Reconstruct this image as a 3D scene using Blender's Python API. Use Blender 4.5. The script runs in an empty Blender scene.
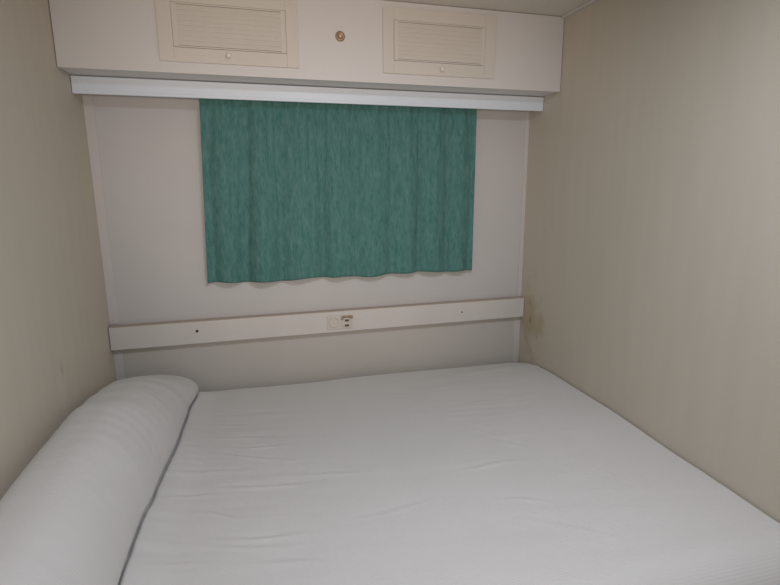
import bpy, bmesh, math, random
from mathutils import Vector, Matrix, noise

random.seed(4)
scene = bpy.context.scene
C = scene.collection

# ------------------------------------------------------------------ camera
W = 1.95                       # room width; x across, y towards the back wall (y=0), z up
CEIL = 2.109
cam_d = bpy.data.cameras.new('camera')
cam = bpy.data.objects.new('camera', cam_d)
C.objects.link(cam)
cam_d.sensor_width = 36.0
cam_d.lens = 503.16 / 780 * 36.0
cam_d.clip_start = 0.05
fwd = Vector((0.25451844, 0.94608924, -0.20033848))
rgt = Vector((0.9653381, -0.2609369, -0.0058563))
up = Vector((0.05781628, 0.19190383, 0.97970924))
m = Matrix((rgt, up, -fwd)).transposed().to_4x4()
m.translation = (0.6152, -2.3167, 1.3896)
cam.matrix_world = m
scene.camera = cam

# ------------------------------------------------------------------ light
world = bpy.data.worlds.new('world')
scene.world = world
world.use_nodes = True
bg = world.node_tree.nodes['Background']
bg.inputs['Color'].default_value = (0.93, 0.95, 1.0, 1)
bg.inputs['Strength'].default_value = 0.04


def area(name, loc, target, sx, sy, power, col):
    d = bpy.data.lights.new(name, 'AREA')
    d.shape = 'RECTANGLE'
    d.size, d.size_y, d.energy, d.color = sx, sy, power, col
    o = bpy.data.objects.new(name, d)
    C.objects.link(o)
    o.location = loc
    o.rotation_euler = (Vector(target) - Vector(loc)).to_track_quat('-Z', 'Y').to_euler()
    return o


# daylight that comes in through the doorway behind the camera
area('doorway_daylight', (1.0, -3.14, 1.05), (1.0, 0.0, 0.9), 0.95, 1.6, 3.2, (0.86, 0.94, 1.0))
# unseen area light under the ceiling, added to brighten the near bed
area('ceiling_fill_light', (1.10, -1.72, CEIL - 0.02), (1.10, -1.72, 0), 0.35, 0.35, 15.2, (0.83, 0.88, 1.0))
# the small flash of the camera
fl = bpy.data.lights.new('camera_flash', 'SPOT')
fl.shadow_soft_size = 0.11
fl.spot_size = math.radians(70)
fl.spot_blend = 1.0
fl.energy = 60
fl.color = (0.93, 0.79, 0.67)
flo = bpy.data.objects.new('camera_flash', fl)
C.objects.link(flo)
flo.location = (0.64, -2.33, 1.46)
flo.rotation_euler = (Vector((0.96, -0.2, 1.66)) - flo.location).to_track_quat('-Z', 'Y').to_euler()

scene.view_settings.view_transform = 'Standard'
scene.view_settings.look = 'None'
scene.view_settings.gamma = 1
scene.view_settings.use_curve_mapping = False
scene.view_settings.exposure = 0.0


# ------------------------------------------------------------------ materials
def mat(name, col, rough=0.6, spec=0.3):
    m = bpy.data.materials.new(name)
    m.use_nodes = True
    b = m.node_tree.nodes['Principled BSDF']
    b.inputs['Base Color'].default_value = (*col, 1)
    b.inputs['Roughness'].default_value = rough
    b.inputs['Specular IOR Level'].default_value = spec
    return m


def nodes(m):
    nt = m.node_tree
    return nt, nt.nodes['Principled BSDF'], nt.nodes.new, nt.links.new


def mottle(m, col, amount=0.08, scale=3.0, stretch=(1, 1, 1), bump=0.0, bscale=80, bstretch=(1, 1, 1), bdist=0.001):
    """gentle uneven tone plus an optional fine bump"""
    nt, b, N, L = nodes(m)
    tc = N('ShaderNodeTexCoord')
    mp = N('ShaderNodeMapping'); mp.inputs['Scale'].default_value = stretch
    L(tc.outputs['Object'], mp.inputs['Vector'])
    n = N('ShaderNodeTexNoise'); n.inputs['Scale'].default_value = scale; n.inputs['Detail'].default_value = 4
    L(mp.outputs['Vector'], n.inputs['Vector'])
    r = N('ShaderNodeValToRGB')
    r.color_ramp.elements[0].position = 0.3
    r.color_ramp.elements[1].position = 0.7
    r.color_ramp.elements[0].color = (*[c * (1 - amount) for c in col], 1)
    r.color_ramp.elements[1].color = (*[min(1, c * (1 + amount)) for c in col], 1)
    L(n.outputs['Fac'], r.inputs['Fac'])
    L(r.outputs['Color'], b.inputs['Base Color'])
    if bump:
        mp2 = N('ShaderNodeMapping'); mp2.inputs['Scale'].default_value = bstretch
        L(tc.outputs['Object'], mp2.inputs['Vector'])
        n2 = N('ShaderNodeTexNoise'); n2.inputs['Scale'].default_value = bscale; n2.inputs['Detail'].default_value = 3
        L(mp2.outputs['Vector'], n2.inputs['Vector'])
        bp = N('ShaderNodeBump'); bp.inputs['Strength'].default_value = bump
        bp.inputs['Distance'].default_value = bdist
        L(n2.outputs['Fac'], bp.inputs['Height'])
        L(bp.outputs['Normal'], b.inputs['Normal'])
    return r


def stain(m, centre, radii, col, strength=0.5, nscale=30):
    """a patch of dirt with its own ragged outline, laid over the base colour"""
    nt, b, N, L = nodes(m)
    src = b.inputs['Base Color'].links[0].from_socket
    tc = N('ShaderNodeTexCoord')
    sub = N('ShaderNodeVectorMath'); sub.operation = 'SUBTRACT'; sub.inputs[1].default_value = centre
    L(tc.outputs['Object'], sub.inputs[0])
    div = N('ShaderNodeVectorMath'); div.operation = 'DIVIDE'; div.inputs[1].default_value = radii
    L(sub.outputs['Vector'], div.inputs[0])
    ln = N('ShaderNodeVectorMath'); ln.operation = 'LENGTH'
    L(div.outputs['Vector'], ln.inputs[0])
    no = N('ShaderNodeTexNoise'); no.inputs['Scale'].default_value = nscale; no.inputs['Detail'].default_value = 5
    L(tc.outputs['Object'], no.inputs['Vector'])
    ad = N('ShaderNodeMath'); ad.operation = 'MULTIPLY_ADD'; ad.inputs[1].default_value = 2.2; ad.inputs[2].default_value = -1.1
    L(no.outputs['Fac'], ad.inputs[0])
    sm = N('ShaderNodeMath'); sm.operation = 'ADD'
    L(ln.outputs['Value'], sm.inputs[0]); L(ad.outputs['Value'], sm.inputs[1])
    mr = N('ShaderNodeMapRange'); mr.interpolation_type = 'SMOOTHSTEP'
    mr.inputs['From Min'].default_value = 1.0; mr.inputs['From Max'].default_value = 0.2
    mr.inputs['To Min'].default_value = 0.0; mr.inputs['To Max'].default_value = strength
    L(sm.outputs['Value'], mr.inputs['Value'])
    mx = N('ShaderNodeMix'); mx.data_type = 'RGBA'
    L(mr.outputs['Result'], mx.inputs['Factor'])
    L(src, mx.inputs['A']); mx.inputs['B'].default_value = (*col, 1)
    L(mx.outputs['Result'], b.inputs['Base Color'])


BACK = (0.60, 0.58, 0.565)
SIDE = (0.61, 0.548, 0.45)
M = {}
M['back'] = mat('back_wall_board', BACK, 0.55)
mottle(M['back'], BACK, 0.03, 2.5, bump=0.15, bscale=60)
M['left'] = mat('side_wall_vinyl_left', SIDE, 0.5)
mottle(M['left'], SIDE, 0.02, 5, (1, 4, 0.5), bump=0.15, bscale=70, bstretch=(1, 3, 0.35), bdist=0.0015)
stain(M['left'], (0, -0.575, 0.835), (0.05, 0.016, 0.05), (0.30, 0.25, 0.19), 0.3, 120)
stain(M['left'], (0, -0.60, 0.77), (0.05, 0.05, 0.09), (0.66, 0.62, 0.52), 0.4, 60)
M['right'] = mat('side_wall_vinyl_right', SIDE, 0.5)
mottle(M['right'], SIDE, 0.02, 5, (1, 4, 0.5), bump=0.15, bscale=70, bstretch=(1, 3, 0.35), bdist=0.0015)
stain(M['right'], (W, -0.10, 0.73), (0.05, 0.14, 0.22), (0.46, 0.38, 0.23), 0.75, 11)
stain(M['right'], (W, -0.105, 0.735), (0.05, 0.022, 0.022), (0.30, 0.22, 0.14), 0.6, 70)
stain(M['right'], (W, -0.09, 0.82), (0.05, 0.016, 0.018), (0.32, 0.24, 0.15), 0.5, 70)
stain(M['right'], (W, -0.17, 0.66), (0.05, 0.022, 0.02), (0.52, 0.33, 0.25), 0.5, 70)
CE = (0.68, 0.64, 0.58)
M['ceil'] = mat('ceiling_board', CE, 0.6)
mottle(M['ceil'], CE, 0.03, 3, bump=0.1, bscale=50)
M['floor'] = mat('floor_vinyl', (0.25, 0.18, 0.12), 0.45)
mottle(M['floor'], (0.25, 0.18, 0.12), 0.25, 6, (6, 1, 1))
CAB = (0.71, 0.68, 0.67)
M['lower'] = mat('lower_wall_tone', (0.58, 0.545, 0.495), 0.55)
mottle(M['lower'], (0.58, 0.545, 0.495), 0.03, 2.5)
M['cab'] = mat('cabinet_laminate', CAB, 0.45)
mottle(M['cab'], CAB, 0.015, 2)
DOR = (0.68, 0.635, 0.58)
M['door'] = mat('louvre_plastic', DOR, 0.45)
mottle(M['door'], DOR, 0.02, 4)
M['trim'] = mat('cover_strip', (0.64, 0.61, 0.585), 0.45)
mottle(M['trim'], (0.64, 0.61, 0.585), 0.02, 4)
VAL = (0.78, 0.84, 0.92)
M['val'] = mat('valance_plastic', VAL, 0.35, 0.45)
mottle(M['val'], VAL, 0.015, 3)
RAIL = (0.68, 0.645, 0.60)
M['rail'] = mat('rail_board', RAIL, 0.5)
mottle(M['rail'], RAIL, 0.03, 5, (1, 1, 1))
M['edge'] = mat('rail_top_edging', (0.47, 0.40, 0.33), 0.5)
M['white'] = mat('white_plastic', (0.78, 0.74, 0.70), 0.3, 0.5)
M['dark'] = mat('socket_hole', (0.12, 0.10, 0.085), 0.7)
M['screw'] = mat('dull_screw_metal', (0.09, 0.08, 0.07), 0.45)
M['screw'].node_tree.nodes['Principled BSDF'].inputs['Metallic'].default_value = 0.6
M['cream'] = mat('socket_plastic', (0.66, 0.60, 0.53), 0.35, 0.5)
mottle(M['cream'], (0.66, 0.60, 0.53), 0.03, 20)
M['burn'] = mat('scorched_plastic', (0.36, 0.27, 0.18), 0.6)
mottle(M['burn'], (0.36, 0.27, 0.19), 0.3, 60)
M['brass'] = mat('tarnished_brass', (0.36, 0.25, 0.13), 0.45)
mottle(M['brass'], (0.36, 0.25, 0.14), 0.3, 80)
M['brass'].node_tree.nodes['Principled BSDF'].inputs['Metallic'].default_value = 0.4
M['rod'] = mat('rod_steel', (0.6, 0.6, 0.6), 0.3)
M['rod'].node_tree.nodes['Principled BSDF'].inputs['Metallic'].default_value = 1
M['ticking'] = mat('mattress_ticking', (0.68, 0.66, 0.62), 0.8)
M['base'] = mat('bed_base_board', (0.42, 0.30, 0.20), 0.6)
M['glass'] = mat('window_pane_dark', (0.02, 0.025, 0.03), 0.08, 0.5)


def cloth_material(name, col, rib_dir, tex_noise=0.02):
    """ribbed cotton: fine ribs across, finer threads the other way"""
    m = mat(name, col, 0.85, 0.15)
    nt, b, N, L = nodes(m)
    b.inputs['Sheen Weight'].default_value = 0.15
    tc = N('ShaderNodeTexCoord')
    n = N('ShaderNodeTexNoise'); n.inputs['Scale'].default_value = 6; n.inputs['Detail'].default_value = 4
    L(tc.outputs['UV'], n.inputs['Vector'])
    r = N('ShaderNodeValToRGB')
    r.color_ramp.elements[0].position = 0.3
    r.color_ramp.elements[1].position = 0.7
    r.color_ramp.elements[0].color = (*[c * 0.975 for c in col], 1)
    r.color_ramp.elements[1].color = (*col, 1)
    L(n.outputs['Fac'], r.inputs['Fac']); L(r.outputs['Color'], b.inputs['Base Color'])
    w1 = N('ShaderNodeTexWave'); w1.bands_direction = rib_dir
    w1.inputs['Scale'].default_value = 40; w1.inputs['Distortion'].default_value = 1.0
    w1.inputs['Detail'].default_value = 1
    w2 = N('ShaderNodeTexWave'); w2.bands_direction = 'X' if rib_dir == 'Y' else 'Y'
    w2.inputs['Scale'].default_value = 55; w2.inputs['Distortion'].default_value = 1.5
    L(tc.outputs['UV'], w1.inputs['Vector']); L(tc.outputs['UV'], w2.inputs['Vector'])
    mul = N('ShaderNodeMath'); mul.operation = 'MULTIPLY_ADD'; mul.inputs[1].default_value = 0.45
    L(w2.outputs['Fac'], mul.inputs[0]); L(w1.outputs['Fac'], mul.inputs[2])
    bp = N('ShaderNodeBump'); bp.inputs['Strength'].default_value = 0.20; bp.inputs['Distance'].default_value = 0.001
    L(mul.outputs['Value'], bp.inputs['Height']); L(bp.outputs['Normal'], b.inputs['Normal'])
    return m


SPREAD = (0.71, 0.685, 0.655)
M['spread'] = cloth_material('ribbed_white_spread', SPREAD, 'Y')
M['bolster'] = cloth_material('ribbed_white_bolster', SPREAD, 'Y')

# teal curtain: heathered weave, short pale and dark vertical streaks
cm = mat('teal_heathered_cloth', (0.07, 0.21, 0.17), 0.9, 0.1)
nt, b, N, L = nodes(cm)
b.inputs['Sheen Weight'].default_value = 0.1
tc = N('ShaderNodeTexCoord')
mp = N('ShaderNodeMapping'); mp.inputs['Scale'].default_value = (260, 1, 38)
L(tc.outputs['Object'], mp.inputs['Vector'])
n1 = N('ShaderNodeTexNoise'); n1.inputs['Scale'].default_value = 1; n1.inputs['Detail'].default_value = 3
L(mp.outputs['Vector'], n1.inputs['Vector'])
mp2 = N('ShaderNodeMapping'); mp2.inputs['Scale'].default_value = (60, 1, 14)
L(tc.outputs['Object'], mp2.inputs['Vector'])
n2 = N('ShaderNodeTexNoise'); n2.inputs['Scale'].default_value = 1; n2.inputs['Detail'].default_value = 3
L(mp2.outputs['Vector'], n2.inputs['Vector'])
av = N('ShaderNodeMix'); av.data_type = 'FLOAT'; av.inputs['Factor'].default_value = 0.45
L(n1.outputs['Fac'], av.inputs['A']); L(n2.outputs['Fac'], av.inputs['B'])
rp = N('ShaderNodeValToRGB')
rp.color_ramp.elements[0].position = 0.32
rp.color_ramp.elements[1].position = 0.68
rp.color_ramp.elements[0].color = (0.046, 0.158, 0.148, 1)
rp.color_ramp.elements[1].color = (0.145, 0.290, 0.265, 1)
L(av.outputs['Result'], rp.inputs['Fac']); L(rp.outputs['Color'], b.inputs['Base Color'])
bp = N('ShaderNodeBump'); bp.inputs['Strength'].default_value = 0.3; bp.inputs['Distance'].default_value = 0.001
L(n1.outputs['Fac'], bp.inputs['Height']); L(bp.outputs['Normal'], b.inputs['Normal'])
M['curtain'] = cm


# ------------------------------------------------------------------ helpers
def add_box(bm, x0, x1, y0, y1, z0, z1, bev=0.0):
    vs = [bm.verts.new((x, y, z)) for x in (x0, x1) for y in (y0, y1) for z in (z0, z1)]
    fs = [(0, 1, 3, 2), (4, 6, 7, 5), (0, 4, 5, 1), (2, 3, 7, 6), (0, 2, 6, 4), (1, 5, 7, 3)]
    F = [bm.faces.new([vs[i] for i in f]) for f in fs]
    bmesh.ops.recalc_face_normals(bm, faces=F)
    if bev:
        es = list({e for f in F for e in f.edges})
        bmesh.ops.bevel(bm, geom=es, offset=bev, segments=2, affect='EDGES', profile=0.6)


def add_lathe(bm, prof, centre, axis='Y', seg=28):
    """profile of (radius, distance along axis) turned about an axis through centre"""
    rings = []
    for r, d in prof:
        ring = []
        for k in range(seg):
            a = 2 * math.pi * k / seg
            if axis == 'Y':
                p = (centre[0] + r * math.cos(a), centre[1] + d, centre[2] + r * math.sin(a))
            else:
                p = (centre[0] + d, centre[1] + r * math.cos(a), centre[2] + r * math.sin(a))
            ring.append(bm.verts.new(p))
        rings.append(ring)
    F = []
    for a, c in zip(rings, rings[1:]):
        for k in range(seg):
            F.append(bm.faces.new((a[k], a[(k + 1) % seg], c[(k + 1) % seg], c[k])))
    F.append(bm.faces.new(rings[0])); F.append(bm.faces.new(rings[-1][::-1]))
    bmesh.ops.recalc_face_normals(bm, faces=F)


def add_extrude(bm, prof, x0, x1):
    """closed (y, z) profile run along x"""
    a = [bm.verts.new((x0, y, z)) for y, z in prof]
    c = [bm.verts.new((x1, y, z)) for y, z in prof]
    n = len(prof)
    F = [bm.faces.new((a[i], a[(i + 1) % n], c[(i + 1) % n], c[i])) for i in range(n)]
    F.append(bm.faces.new(a)); F.append(bm.faces.new(c[::-1]))
    bmesh.ops.recalc_face_normals(bm, faces=F)


def obj(name, bm, m, parent=None, smooth=False):
    me = bpy.data.meshes.new(name)
    if parent is not None:
        bmesh.ops.translate(bm, verts=bm.verts, vec=-world_loc(parent))
    bm.to_mesh(me); bm.free()
    me.materials.append(m)
    if smooth:
        for p in me.polygons:
            p.use_smooth = True
    o = bpy.data.objects.new(name, me)
    C.objects.link(o)
    if parent is not None:
        o.parent = parent
    return o


def world_loc(o):
    v = Vector(o.location)
    while o.parent:
        o = o.parent
        v += o.location
    return v


def box_obj(name, m, parent, *b, bev=0.0):
    bm = bmesh.new(); add_box(bm, *b, bev=bev)
    return obj(name, bm, m, parent)


def tag(o, label, cat, group=None):
    o['label'] = label; o['category'] = cat
    if group:
        o['group'] = group
    return o


def thing(name, label, cat, loc, group=None):
    o = bpy.data.objects.new(name, None)
    o.empty_display_size = 0.1
    C.objects.link(o)
    o.location = loc
    return tag(o, label, cat, group)


def struct(name, bm, m):
    o = obj(name, bm, m)
    o['kind'] = 'structure'
    return o


def sbox(name, m, *boxes, bev=0.0):
    bm = bmesh.new()
    for b in boxes:
        add_box(bm, *b, bev=bev)
    return struct(name, bm, m)


# ------------------------------------------------------------------ room shell
YF = -3.2
sbox('floor', M['floor'], (-0.08, W + 0.08, YF - 0.6, 0.08, -0.05, 0.0))
sbox('ceiling', M['ceil'], (-0.08, W + 0.08, YF - 0.08, 0.08, CEIL, CEIL + 0.05))
sbox('wall_left', M['left'], (-0.06, 0.0, YF, 0.0, 0.0, CEIL))
sbox('wall_right', M['right'], (W, W + 0.06, YF, 0.0, 0.0, CEIL))
# back wall with the window opening hidden behind the curtain
WX0, WX1, WZ0, WZ1 = 0.55, 1.52, 1.08, 1.66
sbox('wall_back', M['back'],
     (-0.06, WX0, 0.0, 0.05, 0.0, CEIL), (WX1, W + 0.06, 0.0, 0.05, 0.0, CEIL),
     (WX0, WX1, 0.0, 0.05, 0.0, WZ0), (WX0, WX1, 0.0, 0.05, WZ1, CEIL))
sbox('window_1', M['white'],
     (WX0, WX0 + 0.03, 0.0, 0.045, WZ0, WZ1), (WX1 - 0.03, WX1, 0.0, 0.045, WZ0, WZ1),
     (WX0 + 0.03, WX1 - 0.03, 0.0, 0.045, WZ0, WZ0 + 0.03), (WX0 + 0.03, WX1 - 0.03, 0.0, 0.045, WZ1 - 0.03, WZ1))
pane = box_obj('pane', M['glass'], bpy.data.objects['window_1'], WX0 + 0.03, WX1 - 0.03, 0.02, 0.028, WZ0 + 0.03, WZ1 - 0.03)
# wall behind the camera with its doorway
DX0, DX1 = 0.45, 1.55
sbox('wall_front', M['back'],
     (-0.06, DX0, YF - 0.05, YF, 0.0, CEIL), (DX1, W + 0.06, YF - 0.05, YF, 0.0, CEIL),
     (DX0, DX1, YF - 0.05, YF, 2.0, CEIL))
sbox('trim_4', M['lower'], (0.036, W - 0.034, -0.004, 0.0, 0.0, 0.745))  # thin sheet over the lower wall, slightly darker and warmer than above
# cover strips in the back corners, and the joint of the ceiling with the right wall
sbox('trim_1', M['trim'], (0.0, 0.036, -0.005, 0.0, 0.0, 0.7295), (0.0, 0.036, -0.005, 0.0, 0.8345, 1.80), bev=0.002)
sbox('trim_2', M['trim'], (W - 0.034, W, -0.005, 0.0, 0.0, 0.7295), (W - 0.022, W, -0.005, 0.0, 0.8385, 1.80), bev=0.002)
bm = bmesh.new()
add_box(bm, W - 0.018, W, YF, -0.256, CEIL - 0.010, CEIL, bev=0.003)
struct('trim_3', bm, M['trim'])

# ------------------------------------------------------------------ overhead cabinet
YC = -0.254
ZB = 1.805
cab = thing('overhead_cabinet', 'pale laminate overhead cabinet with two louvred doors under the ceiling', 'cabinet', (W / 2, -0.127, ZB))
bm = bmesh.new()
e = 0.002
add_box(bm, e, W - e, YC, YC + 0.016, ZB, CEIL - e, bev=0.002)       # front board
add_box(bm, e, W - e, YC + 0.016, -e, ZB + 0.003, ZB + 0.018)        # underside board
obj('body', bm, M['cab'], cab)


def louvre_door(x0, x1, ix0, ix1, kx, kz, tint):
    z0, z1, iz0, iz1 = 1.842, 2.083, 1.890, 2.038
    y0, y1 = YC - 0.009, YC
    bm = bmesh.new()
    add_box(bm, x0, ix0, y0, y1, z0, z1, bev=0.0015)
    add_box(bm, ix1, x1, y0, y1, z0, z1, bev=0.0015)
    add_box(bm, ix0, ix1, y0, y1, z0, iz0, bev=0.0015)
    add_box(bm, ix0, ix1, y0, y1, iz1, z1, bev=0.0015)
    add_box(bm, ix0, ix1, y1 - 0.002, y1, iz0, iz1)
    d = obj('door', bm, M['door'], cab)
    d['label'] = tint
    # louvre insert: thin bead and eight slats tilted like roof tiles
    bm = bmesh.new()
    t = 0.004
    g = 0.0012
    ax0, ax1, az0, az1 = ix0 + g, ix1 - g, iz0 + g, iz1 - g
    for bx in ((ax0, ax0 + t, az0, az1), (ax1 - t, ax1, az0, az1), (ax0 + t, ax1 - t, az0, az0 + t), (ax0 + t, ax1 - t, az1 - t, az1)):
        add_box(bm, bx[0], bx[1], y0 - 0.0004, y0 + 0.006, bx[2], bx[3])
    n = 8
    lo, hi = az0 + t + 0.002, az1 - t - 0.002
    s = (hi - lo) / n
    for k in range(n):
        zb = lo + k * s
        add_extrude(bm, [(y0 + 0.0002, zb), (y0 + 0.0002, zb + 0.003), (y0 + 0.0034, zb + s * 1.02), (y0 + 0.0062, zb + s * 1.02), (y0 + 0.0052, zb)],
                    ax0 + t + 0.012, ax1 - t - 0.012)
    for q in (ax0 + t, ax1 - t - 0.012):
        add_box(bm, q, q + 0.012, y0 + 0.001, y0 + 0.006, lo - 0.002, hi + 0.002)
    obj('louvre_panel', bm, M['door'], d)
    bm = bmesh.new()
    add_lathe(bm, [(0.004, 0.0), (0.004, -0.008), (0.0075, -0.011), (0.0095, -0.016), (0.0085, -0.021), (0.004, -0.0235)], (kx, y0, kz))
    obj('knob', bm, M['white'], d, smooth=True)
    return d


louvre_door(0.330, 0.818, 0.379, 0.774, 0.565, 1.868, 'cream louvred door nearer the left wall')
louvre_door(1.146, 1.628, 1.190, 1.581, 1.388, 1.865, 'cream louvred door nearer the right wall')
# tarnished round catch between the doors
bm = bmesh.new()
add_lathe(bm, [(0.0185, 0.0), (0.0185, -0.003), (0.015, -0.006), (0.009, -0.006), (0.007, -0.003)], (0.978, YC, 1.966))
cr = obj('catch_ring', bm, M['brass'], cab, smooth=True)
cr['label'] = 'tarnished brown ring'
bm = bmesh.new()
add_lathe(bm, [(0.006, 0.0), (0.0055, -0.005), (0.003, -0.007)], (0.978, YC - 0.002, 1.966))
obj('catch_button', bm, M['cream'], cr, smooth=True)

# ------------------------------------------------------------------ curtain valance
YV = -0.126
bm = bmesh.new()
zt, zb = ZB - 0.0005, 1.743
add_extrude(bm, [(YV + 0.014, zt), (YV + 0.002, zt), (YV, zt - 0.002), (YV, zt - 0.010), (YV + 0.001, zt - 0.012),
                 (YV + 0.001, zb + 0.012), (YV, zb + 0.010), (YV, zb + 0.002), (YV + 0.002, zb), (YV + 0.010, zb), (YV + 0.010, zt - 0.012), (YV + 0.014, zt - 0.012)],
            0.003, W - 0.003)
tag(obj('curtain_valance', bm, M['val']), 'long white plastic valance strip under the overhead cabinet, hiding the curtain top', 'valance')

# ------------------------------------------------------------------ curtain rod and curtain
rod = thing('curtain_rod', 'thin curtain rod behind the white valance, carrying the teal curtain', 'curtain rod', (1.0, -0.082, 1.772))
bm = bmesh.new()
add_lathe(bm, [(0.0045, 0.0), (0.0045, W - 0.008)], (0.004, -0.082, 1.772), 'X', 16)
obj('pole', bm, M['rod'], rod, smooth=True)
for x in (0.30, 1.72):
    bm = bmesh.new()
    add_box(bm, x - 0.004, x + 0.004, -0.086, -0.001, 1.7755, 1.780)
    add_box(bm, x - 0.008, x + 0.008, -0.003, -0.0005, 1.765, 1.795)
    obj('bracket', bm, M['rod'], rod)


def lerp_tab(tab, t):
    if t <= tab[0][0]:
        return tab[0][1]
    for (a, va), (b_, vb) in zip(tab, tab[1:]):
        if t <= b_:
            u = (t - a) / (b_ - a)
            u = u * u * (3 - 2 * u)
            return va + (vb - va) * u
    return tab[-1][1]


def build_curtain():
    bm = bmesh.new()
    nx, nz = 340, 70
    # fold centres as a share of the width, width of the fold, depth
    folds = [(0.02, 0.012, 0.006), (0.07, 0.022, -0.007), (0.135, 0.018, 0.013), (0.19, 0.028, -0.010), (0.255, 0.016, 0.008), (0.33, 0.028, -0.008),
             (0.405, 0.016, 0.009), (0.46, 0.03, -0.007), (0.53, 0.014, 0.005), (0.60, 0.03, -0.006), (0.665, 0.016, 0.006), (0.73, 0.022, -0.006),
             (0.775, 0.012, 0.007), (0.83, 0.028, -0.008), (0.885, 0.012, 0.006), (0.94, 0.02, -0.006), (0.985, 0.01, 0.004)]
    grid = []
    for j in range(nz + 1):
        v = j / nz                         # 0 top, 1 hem
        row = []
        for i in range(nx + 1):
            u = i / nx
            xl = 0.436 - 0.027 * v
            xr = 1.648 + 0.004 * v
            x = xl + (xr - xl) * u
            y = -0.052 + 0.017 * v
            for c, w, d in folds:
                cc = c + 0.012 * (v - 0.5) * math.sin(c * 37)
                y += 2.0 * d * (0.75 + 0.45 * v) * math.exp(-((u - cc) / (w * (0.9 + 0.5 * v))) ** 2)
            y += 0.0016 * math.sin(u * 190 + 2 * math.sin(u * 23)) * (1 - v) ** 2.5 * 1.4     # gathers at the heading
            y += 0.003 * noise.noise(Vector((u * 9, v * 2.2, 3.1)))
            hem = 0.997 + 0.004 * math.sin(u * 17 + 1.1) + 0.0025 * math.sin(u * 41) - 0.006 * (1 - u)
            z = 1.780 + (hem - 1.780) * v
            row.append(bm.verts.new((x, min(y, -0.010 - 0.04 * (1 - v)), z)))
        grid.append(row)
    for j in range(nz):
        for i in range(nx):
            bm.faces.new((grid[j][i], grid[j + 1][i], grid[j + 1][i + 1], grid[j][i + 1]))
    o = obj('curtain', bm, M['curtain'], smooth=True)
    s = o.modifiers.new('cloth_thickness', 'SOLIDIFY')
    s.thickness = 0.0012
    return tag(o, 'teal green heathered short curtain hanging below the white valance', 'curtain')


build_curtain()

# ------------------------------------------------------------------ board rail on the back wall
rail = thing('wall_rail', 'long cream painted board rail across the back wall above the bed', 'rail', (W / 2, -0.01, 0.781))
YR = -0.040


def sag(bm):
    """the rail hangs a centimetre lower at its left end"""
    for v in bm.verts:
        v.co.z += 0.0048 * (v.co.x - W / 2)


bm = bmesh.new(); add_box(bm, 0.003, W - 0.003, YR, -0.0055, 0.7325, 0.831, bev=0.002); sag(bm)
obj('board', bm, M['rail'], rail)
bm = bmesh.new(); add_box(bm, 0.003, W - 0.003, YR + 0.001, -0.0055, 0.831, 0.8345); sag(bm)
obj('top_edging', bm, M['edge'], rail)
for x, z, r in ((0.350, 0.7865, 0.0062), (1.601, 0.785, 0.0038)):
    bm = bmesh.new()
    add_lathe(bm, [(r, 0.0), (r * 0.95, -0.0018), (r * 0.6, -0.003)], (x, YR, z), 'Y', 18)
    so = obj('screw', bm, M['screw'], rail, smooth=True)
    so['label'] = 'dark metal screw head'

# double socket on the rail
ys = YR
sock = thing('wall_socket', 'small cream double wall socket with a brown scorch mark, on the board rail', 'socket', (0.987, ys, 0.775))
box_obj('plate', M['cream'], sock, 0.925, 1.049, ys - 0.005, ys, 0.743, 0.808, bev=0.002)
bm = bmesh.new()
add_lathe(bm, [(0.0245, 0.0), (0.0245, -0.003), (0.022, -0.004), (0.020, -0.001), (0.001, -0.001)], (0.956, ys - 0.005, 0.776))
obj('blank_cap', bm, M['cream'], sock, smooth=False)
bm = bmesh.new()
add_lathe(bm, [(0.0245, 0.0), (0.0245, -0.003), (0.022, -0.004), (0.020, -0.001), (0.001, -0.001)], (1.018, ys - 0.005, 0.771))
op = obj('outlet', bm, M['cream'], sock)
bm = bmesh.new()
for dz in (0.0115, -0.0125):
    add_box(bm, 1.018 - 0.010, 1.018 + 0.010, ys - 0.0075, ys - 0.0055, 0.771 + dz - 0.005, 0.771 + dz + 0.005, bev=0.0008)
obj('contact_slot', bm, M['dark'], op)
bm = bmesh.new()
pts = [(0.988, 0.786), (0.992, 0.797), (0.990, 0.803), (1.002, 0.8065), (1.020, 0.8055), (1.036, 0.807), (1.047, 0.805), (1.0475, 0.792), (1.040, 0.7885), (1.02, 0.7925), (1.004, 0.7895), (0.996, 0.784)]
f0 = [bm.verts.new((x, ys - 0.0050, z)) for x, z in pts]
f1 = [bm.verts.new((x, ys - 0.0056, z)) for x, z in pts]
bm.faces.new(f0); bm.faces.new(f1)
for i in range(len(pts)):
    j = (i + 1) % len(pts)
    bm.faces.new((f0[i], f0[j], f1[j], f1[i]))
bmesh.ops.recalc_face_normals(bm, faces=bm.faces)
so = obj('scorch_mark', bm, M['burn'], sock)
so['label'] = 'brown scorched patch above the outlet'

sock.location += Vector((-0.003, 0, 0.0045))

# ------------------------------------------------------------------ bed
BX0, BX1, BY0, BY1 = 0.012, 1.938, -1.565, -0.055
bed = thing('bed', 'double bed filling the alcove between the two side walls, under the white spread', 'bed', (0.97, -0.84, 0.0))
box_obj('bed_base', M['base'], bed, BX0 + 0.01, BX1 - 0.01, BY0 + 0.04, BY1 - 0.01, 0.0, 0.30, bev=0.004)
box_obj('mattress', M['ticking'], bed, BX0, BX1 - 0.012, BY0 + 0.02, BY1 - 0.012, 0.30, 0.470, bev=0.055)


def smooth01(t):
    t = max(0.0, min(1.0, t))
    return t * t * (3 - 2 * t)


BOLSTER_WIDTH = [(-1.52, 0.27), (-1.19, 0.277), (-1.0, 0.281), (-0.86, 0.292), (-0.49, 0.313), (-0.30, 0.322), (-0.12, 0.341), (-0.04, 0.345)]


def bolster_w(y):
    return lerp_tab(BOLSTER_WIDTH, y) + 0.003 * math.sin(y * 8.0)


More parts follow.
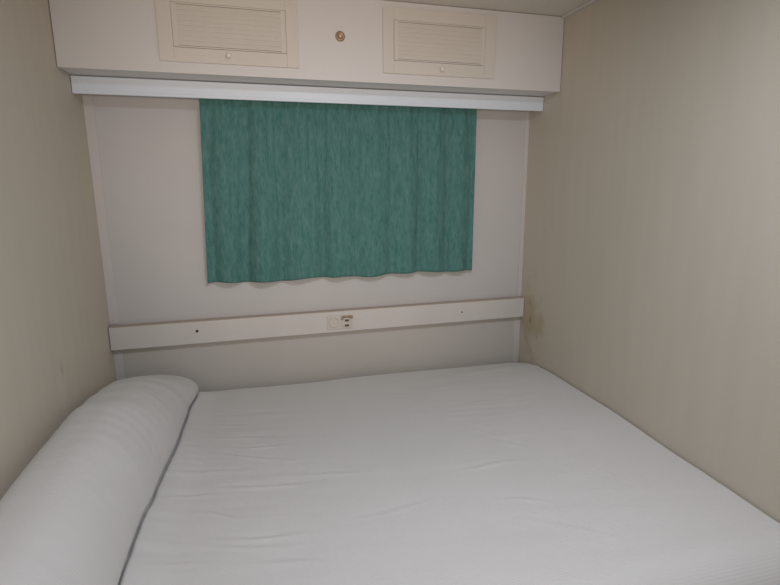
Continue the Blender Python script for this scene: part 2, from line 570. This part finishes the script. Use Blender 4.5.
CREASES = [(0.495, -0.614, 0.685, -0.653, 0.0035), (0.444, -0.648, 0.694, -0.752, 0.0035), (0.316, -0.751, 0.528, -0.781, 0.0025),
           (0.458, -0.857, 0.737, -0.903, 0.0045), (0.317, -0.885, 0.502, -0.901, 0.0030), (0.398, -0.960, 0.560, -1.028, 0.0030),
           (0.473, -1.095, 0.686, -1.135, 0.0045), (0.429, -1.121, 0.683, -1.169, 0.0030), (0.560, -1.197, 0.745, -1.269, 0.0030),
           (1.354, -0.692, 1.438, -0.789, 0.0035), (1.396, -0.793, 1.484, -0.885, 0.0040), (1.196, -0.950, 1.418, -0.968, 0.0025),
           (1.260, -1.134, 1.414, -1.201, 0.0025), (0.308, -1.161, 0.491, -1.198, 0.0020), (0.710, -0.873, 0.933, -0.876, 0.0018),
           (0.824, -1.106, 1.093, -1.087, 0.0016), (1.271, -1.230, 1.513, -1.400, 0.0022), (0.420, -0.420, 0.600, -0.440, 0.0022),
           (0.400, -0.530, 0.640, -0.560, 0.0022), (0.400, -0.300, 0.560, -0.310, 0.0018)]


def top_z(x, y):
    """height of the spread's upper face"""
    z = 0.506
    edge = lerp_tab([(-1.60, 0.500), (-1.42, 0.505), (-1.16, 0.514), (-0.68, 0.530), (-0.35, 0.534), (-0.20, 0.528), (-0.12, 0.514), (-0.05, 0.498)], y)
    z += (edge - 0.506) * smooth01((x - 1.25) / 0.65)
    z += 0.006 * smooth01((0.9 - x) / 0.5) * smooth01((y + 0.4) / 0.3)
    flat = smooth01((x - 0.24) / 0.12)
    # low swells of the mattress
    z += 0.007 * noise.noise(Vector((x * 1.9, y * 2.3, 0.4)))
    # long creases that start at the bolster and die out to the right
    m1 = smooth01((0.98 - x) / 0.45) * smooth01((y + 1.35) / 0.25) * smooth01((-0.20 - y) / 0.2)
    q = noise.noise(Vector((x * 1.6, (y + 0.17 * x) * 15, 7.0)))
    z += 0.0013 * m1 * (1 - abs(q) * 2.6)
    q = noise.noise(Vector((x * 2.6 + 4, (y + 0.17 * x) * 26, 2.0)))
    z += 0.0008 * m1 * q * 2
    # puckers towards the far right
    m2 = math.exp(-((x - 1.45) / 0.35) ** 2 - ((y + 0.42) / 0.26) ** 2)
    q = noise.noise(Vector((x * 3.5, (y + 0.18 * x) * 19, 11.0)))
    z += 0.0012 * m2 * (1 - abs(q) * 2.6)
    # all-over faint rumple
    z += 0.0008 * noise.noise(Vector((x * 4, y * 14, 5.0)))
    z += 0.0005 * noise.noise(Vector((x * 9 + 2, y * 22, 9.0)))
    m3 = smooth01((x - 0.5) / 0.3) * smooth01((-0.55 - y) / 0.3)
    q = noise.noise(Vector((x * 1.3 + 3, (y + 0.17 * x) * 11, 21.0)))
    z += 0.0008 * m3 * (1 - abs(q) * 2.4)
    for xa, ya, xb, yb, amp in CREASES:
        t = (x - xa) / (xb - xa)
        if -0.35 < t < 1.35:
            d = y - (ya + (yb - ya) * t + 0.012 * math.sin(t * 3.1 + xa * 20))
            if abs(d) < 0.06:
                z += amp * math.exp(-((t - 0.5) / 0.42) ** 2 * 1.2) * (math.exp(-(d / 0.009) ** 2) - 0.6 * math.exp(-((d - 0.016) / 0.013) ** 2))
    # the spread rides up a little against the bolster
    w = bolster_w(y) + 0.001
    ride = 0.019 * smooth01((x - w + 0.010) / 0.018) * (1 - smooth01((x - w) / 0.12)) * smooth01((-0.06 - y) / 0.05)
    z += ride
    flat = min(1.0, flat + (1 if ride > 0 else 0))
    return 0.503 * (1 - flat) + z * flat


def build_spread():
    bm = bmesh.new()
    rb, rf = 0.022, 0.115
    ys_ = []
    # back drop
    for k in range(5):
        ys_.append((BY1 + 0.010, 0.20 - k * 0.036))
    for k in range(7):
        a = math.pi / 2 * k / 6
        ys_.append((BY1 + 0.010 - rb * (1 - math.cos(a)), rb * (1 - math.sin(a))))
    ny = 430
    y_in, y_out = BY1 + 0.010 - rb, BY0 + rf
    for k in range(1, ny):
        ys_.append((y_in + (y_out - y_in) * k / ny, 0))
    for k in range(9):
        a = math.pi / 2 * k / 8
        ys_.append((y_out - rf * math.sin(a), rf * (1 - math.cos(a))))
    for k in range(1, 9):
        ys_.append((BY0, rf + k * 0.042))
    xs_ = []
    r = 0.010
    for k in range(3):
        xs_.append((BX0, 0.05 - k * 0.015))
    for k in range(4):
        a = math.pi / 2 * k / 3
        xs_.append((BX0 + r * (1 - math.cos(a)), r * (1 - math.sin(a))))
    nx = 230
    for k in range(1, nx):
        q = k / nx
        q = q + 0.10 * math.sin(2 * math.pi * (q - 0.15)) * -1.0 - 0.10 * math.sin(2 * math.pi * 0.15)
        xs_.append((BX0 + r + (W - 0.004 - BX0 - 2 * r) * q, 0))
    for k in range(4):
        a = math.pi / 2 * k / 3
        xs_.append((W - 0.004 - r * (1 - math.sin(a)), r * (1 - math.cos(a))))
    for k in range(1, 4):
        xs_.append((W - 0.004, r + k * 0.02))
    uv = bm.loops.layers.uv.new('UVMap')
    grid = []
    s = 0
    coords = {}
    for j, (y, dy) in enumerate(ys_):
        if j:
            s += math.hypot(y - ys_[j - 1][0], dy - ys_[j - 1][1])
        row = []
        for x, dx in xs_:
            # round the far right corner in plan
            yy = y
            cx = x - (W - 0.10)
            if cx > 0:
                yy = y - 0.035 * (cx / 0.10) ** 2 * smooth01((y + 0.35) / 0.3)
            z = top_z(x, y)
            d = dy + dx
            v = bm.verts.new((x, yy, z - d))
            coords[v] = (x, s)
            row.append(v)
        grid.append(row)
    for j in range(len(grid) - 1):
        for i in range(len(xs_) - 1):
            f = bm.faces.new((grid[j][i], grid[j + 1][i], grid[j + 1][i + 1], grid[j][i + 1]))
            for l in f.loops:
                l[uv].uv = coords[l.vert]
    o = obj('bedspread', bm, M['spread'], smooth=True)
    return tag(o, 'white ribbed cotton bedspread with long creases, spread over the double bed', 'bedspread')


build_spread()


def build_bolster():
    bm = bmesh.new()
    uv = bm.loops.layers.uv.new('UVMap')
    base = 0.511
    ht = [(-1.52, 0.225), (-1.07, 0.236), (-0.70, 0.236), (-0.54, 0.216), (-0.38, 0.192), (-0.26, 0.166), (-0.12, 0.122), (-0.04, 0.095)]
    y0, y1 = -0.045, -1.52
    ny, na = 200, 72
    rings, coords = [], {}
    caps = [(0.0, 0.05)] + [(0.045 * (1 - math.cos(math.pi / 2 * k / 7)), math.sin(math.pi / 2 * k / 7)) for k in range(1, 8)]
    stations = [(y0 - d, s) for d, s in caps]
    for k in range(1, ny):
        stations.append((y0 - 0.045 + (y1 - y0 + 0.09) * k / ny, 1.0))
    stations += [(y1 + d, s) for d, s in caps[::-1]]
    for y, s in stations:
        w = bolster_w(y)
        h = lerp_tab(ht, y)
        x0 = 0.006
        cx = x0 + (w - x0) * 0.46
        low = 0.022
        cz = base + low
        hi = h - low
        ring = []
        for k in range(na):
            a = 2 * math.pi * k / na
            c, sn = math.cos(a), math.sin(a)
            rx = (w - cx) if c > 0 else (cx - x0)
            rz = hi if sn > 0 else low
            n = (1.95 if sn > 0 else 2.4) if c > 0 else (3.6 if sn > 0 else 4.5)
            px = math.copysign(abs(c) ** (2 / n), c) * rx
            pz = math.copysign(abs(sn) ** (2 / n), sn) * rz
            # soft dents and ring-like creases in the cover
            ef = max(0, sn) ** 0.5
            g = noise.noise(Vector((px * 3, y * 3.2, pz * 4))) * 0.012
            q = noise.noise(Vector((px * 2.5, (y + px * 0.25) * 17, 3.0)))
            g += 0.0016 * (1 - abs(q) * 2.6)
            g += 0.0007 * noise.noise(Vector((px * 8, y * 30, 1.0)))
            z = cz + pz * (s * 0.6 + 0.4 if s < 1 else 1) ** 1.0 + g * ef * s
            x = cx + px * (0.72 + 0.28 * s) + (0.25 * g if c > 0.2 else 0)
            x = max(x, 0.005)
            ring.append(bm.verts.new((x, y, z)))
            coords[ring[-1]] = (k / na * 0.8, y)
        rings.append(ring)
    F = []
    for a, c in zip(rings, rings[1:]):
        for k in range(na):
            k2 = (k + 1) % na
            f = bm.faces.new((a[k], a[k2], c[k2], c[k]))
            F.append(f)
            for l in f.loops:
                u, v = coords[l.vert]
                if k == na - 1 and u < 0.1:
                    u = 0.8
                l[uv].uv = (u, v)
    F.append(bm.faces.new(rings[0])); F.append(bm.faces.new(rings[-1][::-1]))
    bmesh.ops.recalc_face_normals(bm, faces=F)
    o = obj('bolster', bm, M['bolster'], smooth=True)
    return tag(o, 'long plump white bolster in ribbed cloth, lying on the bed along the left wall', 'bolster')


build_bolster()
